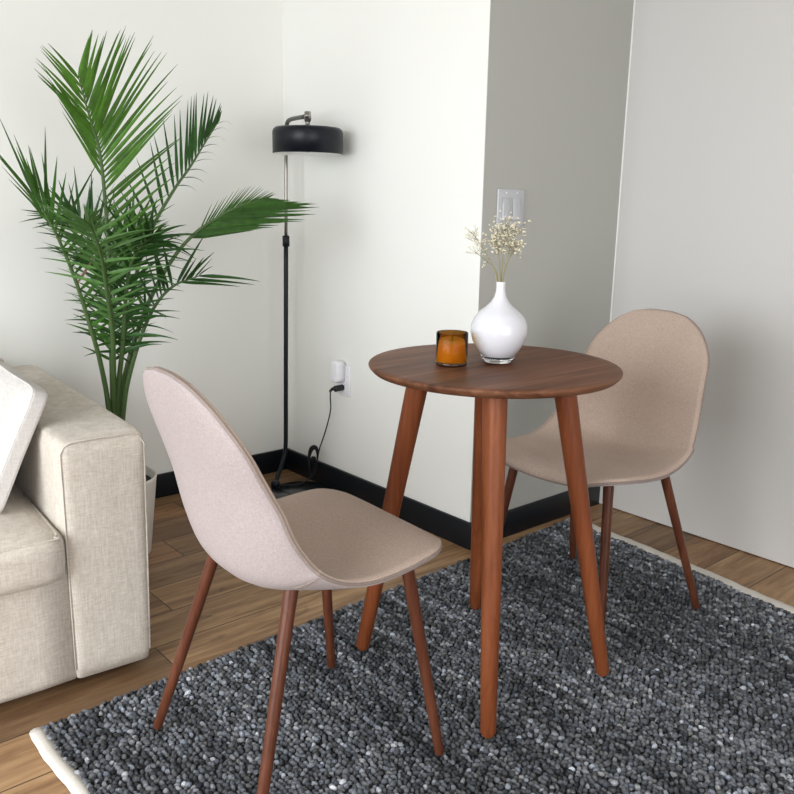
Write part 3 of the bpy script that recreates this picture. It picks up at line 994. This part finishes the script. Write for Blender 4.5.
X1 = T[..., 0] * ct + T[..., 2] * st_; Z1 = -T[..., 0] * st_ + T[..., 2] * ct
ca_, sa_ = np.cos(ang)[:, None], np.sin(ang)[:, None]
X2 = X1 * ca_ - T[..., 1] * sa_; Y2 = X1 * sa_ + T[..., 1] * ca_
VV = np.stack([X2 + XY[:, 0:1] - 1.9, Y2 + XY[:, 1:2] + .45, np.maximum(Z1 + zc[:, None], .002)], -1).reshape(-1, 3).astype(np.float32)
# yarn shade: long streaks along the rows plus loop-to-loop variation
def smooth1(x, freq, seed):
    r2 = np.random.default_rng(seed).uniform(-1, 1, 4000)
    t = x * freq
    i = np.floor(t).astype(int); f = t - i; f = f * f * (3 - 2 * f)
    return r2[i % 4000] * (1 - f) + r2[(i + 1) % 4000] * f
streak = np.zeros(cnt)
for r0 in range(nv):
    mk = JJ == r0
    streak[mk] = .65 * smooth1(U[mk] + 7.3 * r0, 6., 100 + r0 % 977) + .5 * smooth1(U[mk] + 3.1 * r0, 19., 300 + r0 % 977)
rowtone = smooth1(np.arange(nv) / nv + 2., 38., 9)[JJ] * .45 + smooth1(np.arange(nv) / nv + 5., 11., 19)[JJ] * .35
tone = .80 * streak + .80 * rowtone + rg.normal(0, .52, cnt)
lum = np.clip(0.140 * np.exp(.84 * tone), .020, .70)
hue = rg.normal(0, .03, cnt)
colr = np.stack([lum * (.955 + hue), lum * (1.0 + hue * .3), lum * (1.09 - hue), np.ones(cnt)], 1).astype(np.float32)
nvt = len(tmpl)
COL = np.repeat(colr, nvt, axis=0)
base = (np.arange(cnt) * nvt)[:, None, None]
Q = (np.array(tf)[None] + base).reshape(-1, 4)
T3 = (np.array(tri)[None] + base).reshape(-1, 3)
me = bpy.data.meshes.new('pile')
me.vertices.add(len(VV)); me.vertices.foreach_set('co', VV.ravel())
nl = Q.size + T3.size
me.loops.add(nl); me.loops.foreach_set('vertex_index', np.concatenate([Q.ravel(), T3.ravel()]).astype(np.int32))
npoly = len(Q) + len(T3)
me.polygons.add(npoly)
ls = np.concatenate([np.arange(len(Q)) * 4, Q.size + np.arange(len(T3)) * 3]).astype(np.int32)
me.polygons.foreach_set('loop_start', ls)
me.polygons.foreach_set('use_smooth', np.ones(npoly, dtype=bool))
me.update(calc_edges=True)
at = me.color_attributes.new('yarn', 'FLOAT_COLOR', 'POINT')
at.data.foreach_set('color', COL.ravel())
me.materials.append(M['rug'])
po = link(bpy.data.objects.new('pile', me), rug)
po['kind'] = 'stuff'

# ---------------------------------------------------------------- light
w = bpy.data.worlds.new('sky'); scene.world = w
w.use_nodes = True
bg = w.node_tree.nodes['Background']
bg.inputs['Color'].default_value = (.80, .88, 1, 1); bg.inputs['Strength'].default_value = 1.0
def window_or_fill(sx, sy, energy, loc, rot, c=(.94, .975, 1.0)):
    al = bpy.data.lights.new('window_or_fill_light', 'AREA')
    al.shape = 'RECTANGLE'; al.size = sx; al.size_y = sy
    al.energy = energy; al.color = c
    lo = bpy.data.objects.new('window_or_fill_light', al)
    lo.location = loc; lo.rotation_euler = rot
    link(lo)
window_or_fill(4.8, 3.2, 500, ((WX0 + WX1) / 2, YN - 1.3, 1.9), (math.radians(72), 0, 0))
window_or_fill(RY1 - RY0, RZ1 - RZ0, 50, (XR + .12, (RY0 + RY1) / 2, (RZ0 + RZ1) / 2), (PI / 2, 0, PI / 2), (1, .985, .96))  # added fill light from the right, behind the made-up window

# ---------------------------------------------------------------- camera
cam = bpy.data.cameras.new('camera')
f_px, yaw, pitch, roll = 834.8, 2.4288, .2265, .018
cam.sensor_fit = 'HORIZONTAL'; cam.sensor_width = 36
cam.lens = f_px / 794 * 36
cam.shift_x = .47 / 794; cam.shift_y = -1.09 / 794
cam.clip_start = .02
co = bpy.data.objects.new('camera', cam)
fw = Vector((math.cos(yaw) * math.cos(pitch), math.sin(yaw) * math.cos(pitch), -math.sin(pitch)))
rt = Vector((math.sin(yaw), -math.cos(yaw), 0)); u0 = rt.cross(fw)
r = rt * math.cos(roll) + u0 * math.sin(roll); u = u0 * math.cos(roll) - rt * math.sin(roll)
mt = Matrix((r, u, -fw)).transposed().to_4x4()
mt.translation = Vector((2.7822, -1.8176, 1.0732))
co.matrix_world = mt
link(co); scene.camera = co
vs = scene.view_settings
vs.view_transform = 'Standard'; vs.look = 'None'; vs.gamma = 1; vs.exposure = -0.20; vs.use_curve_mapping = False
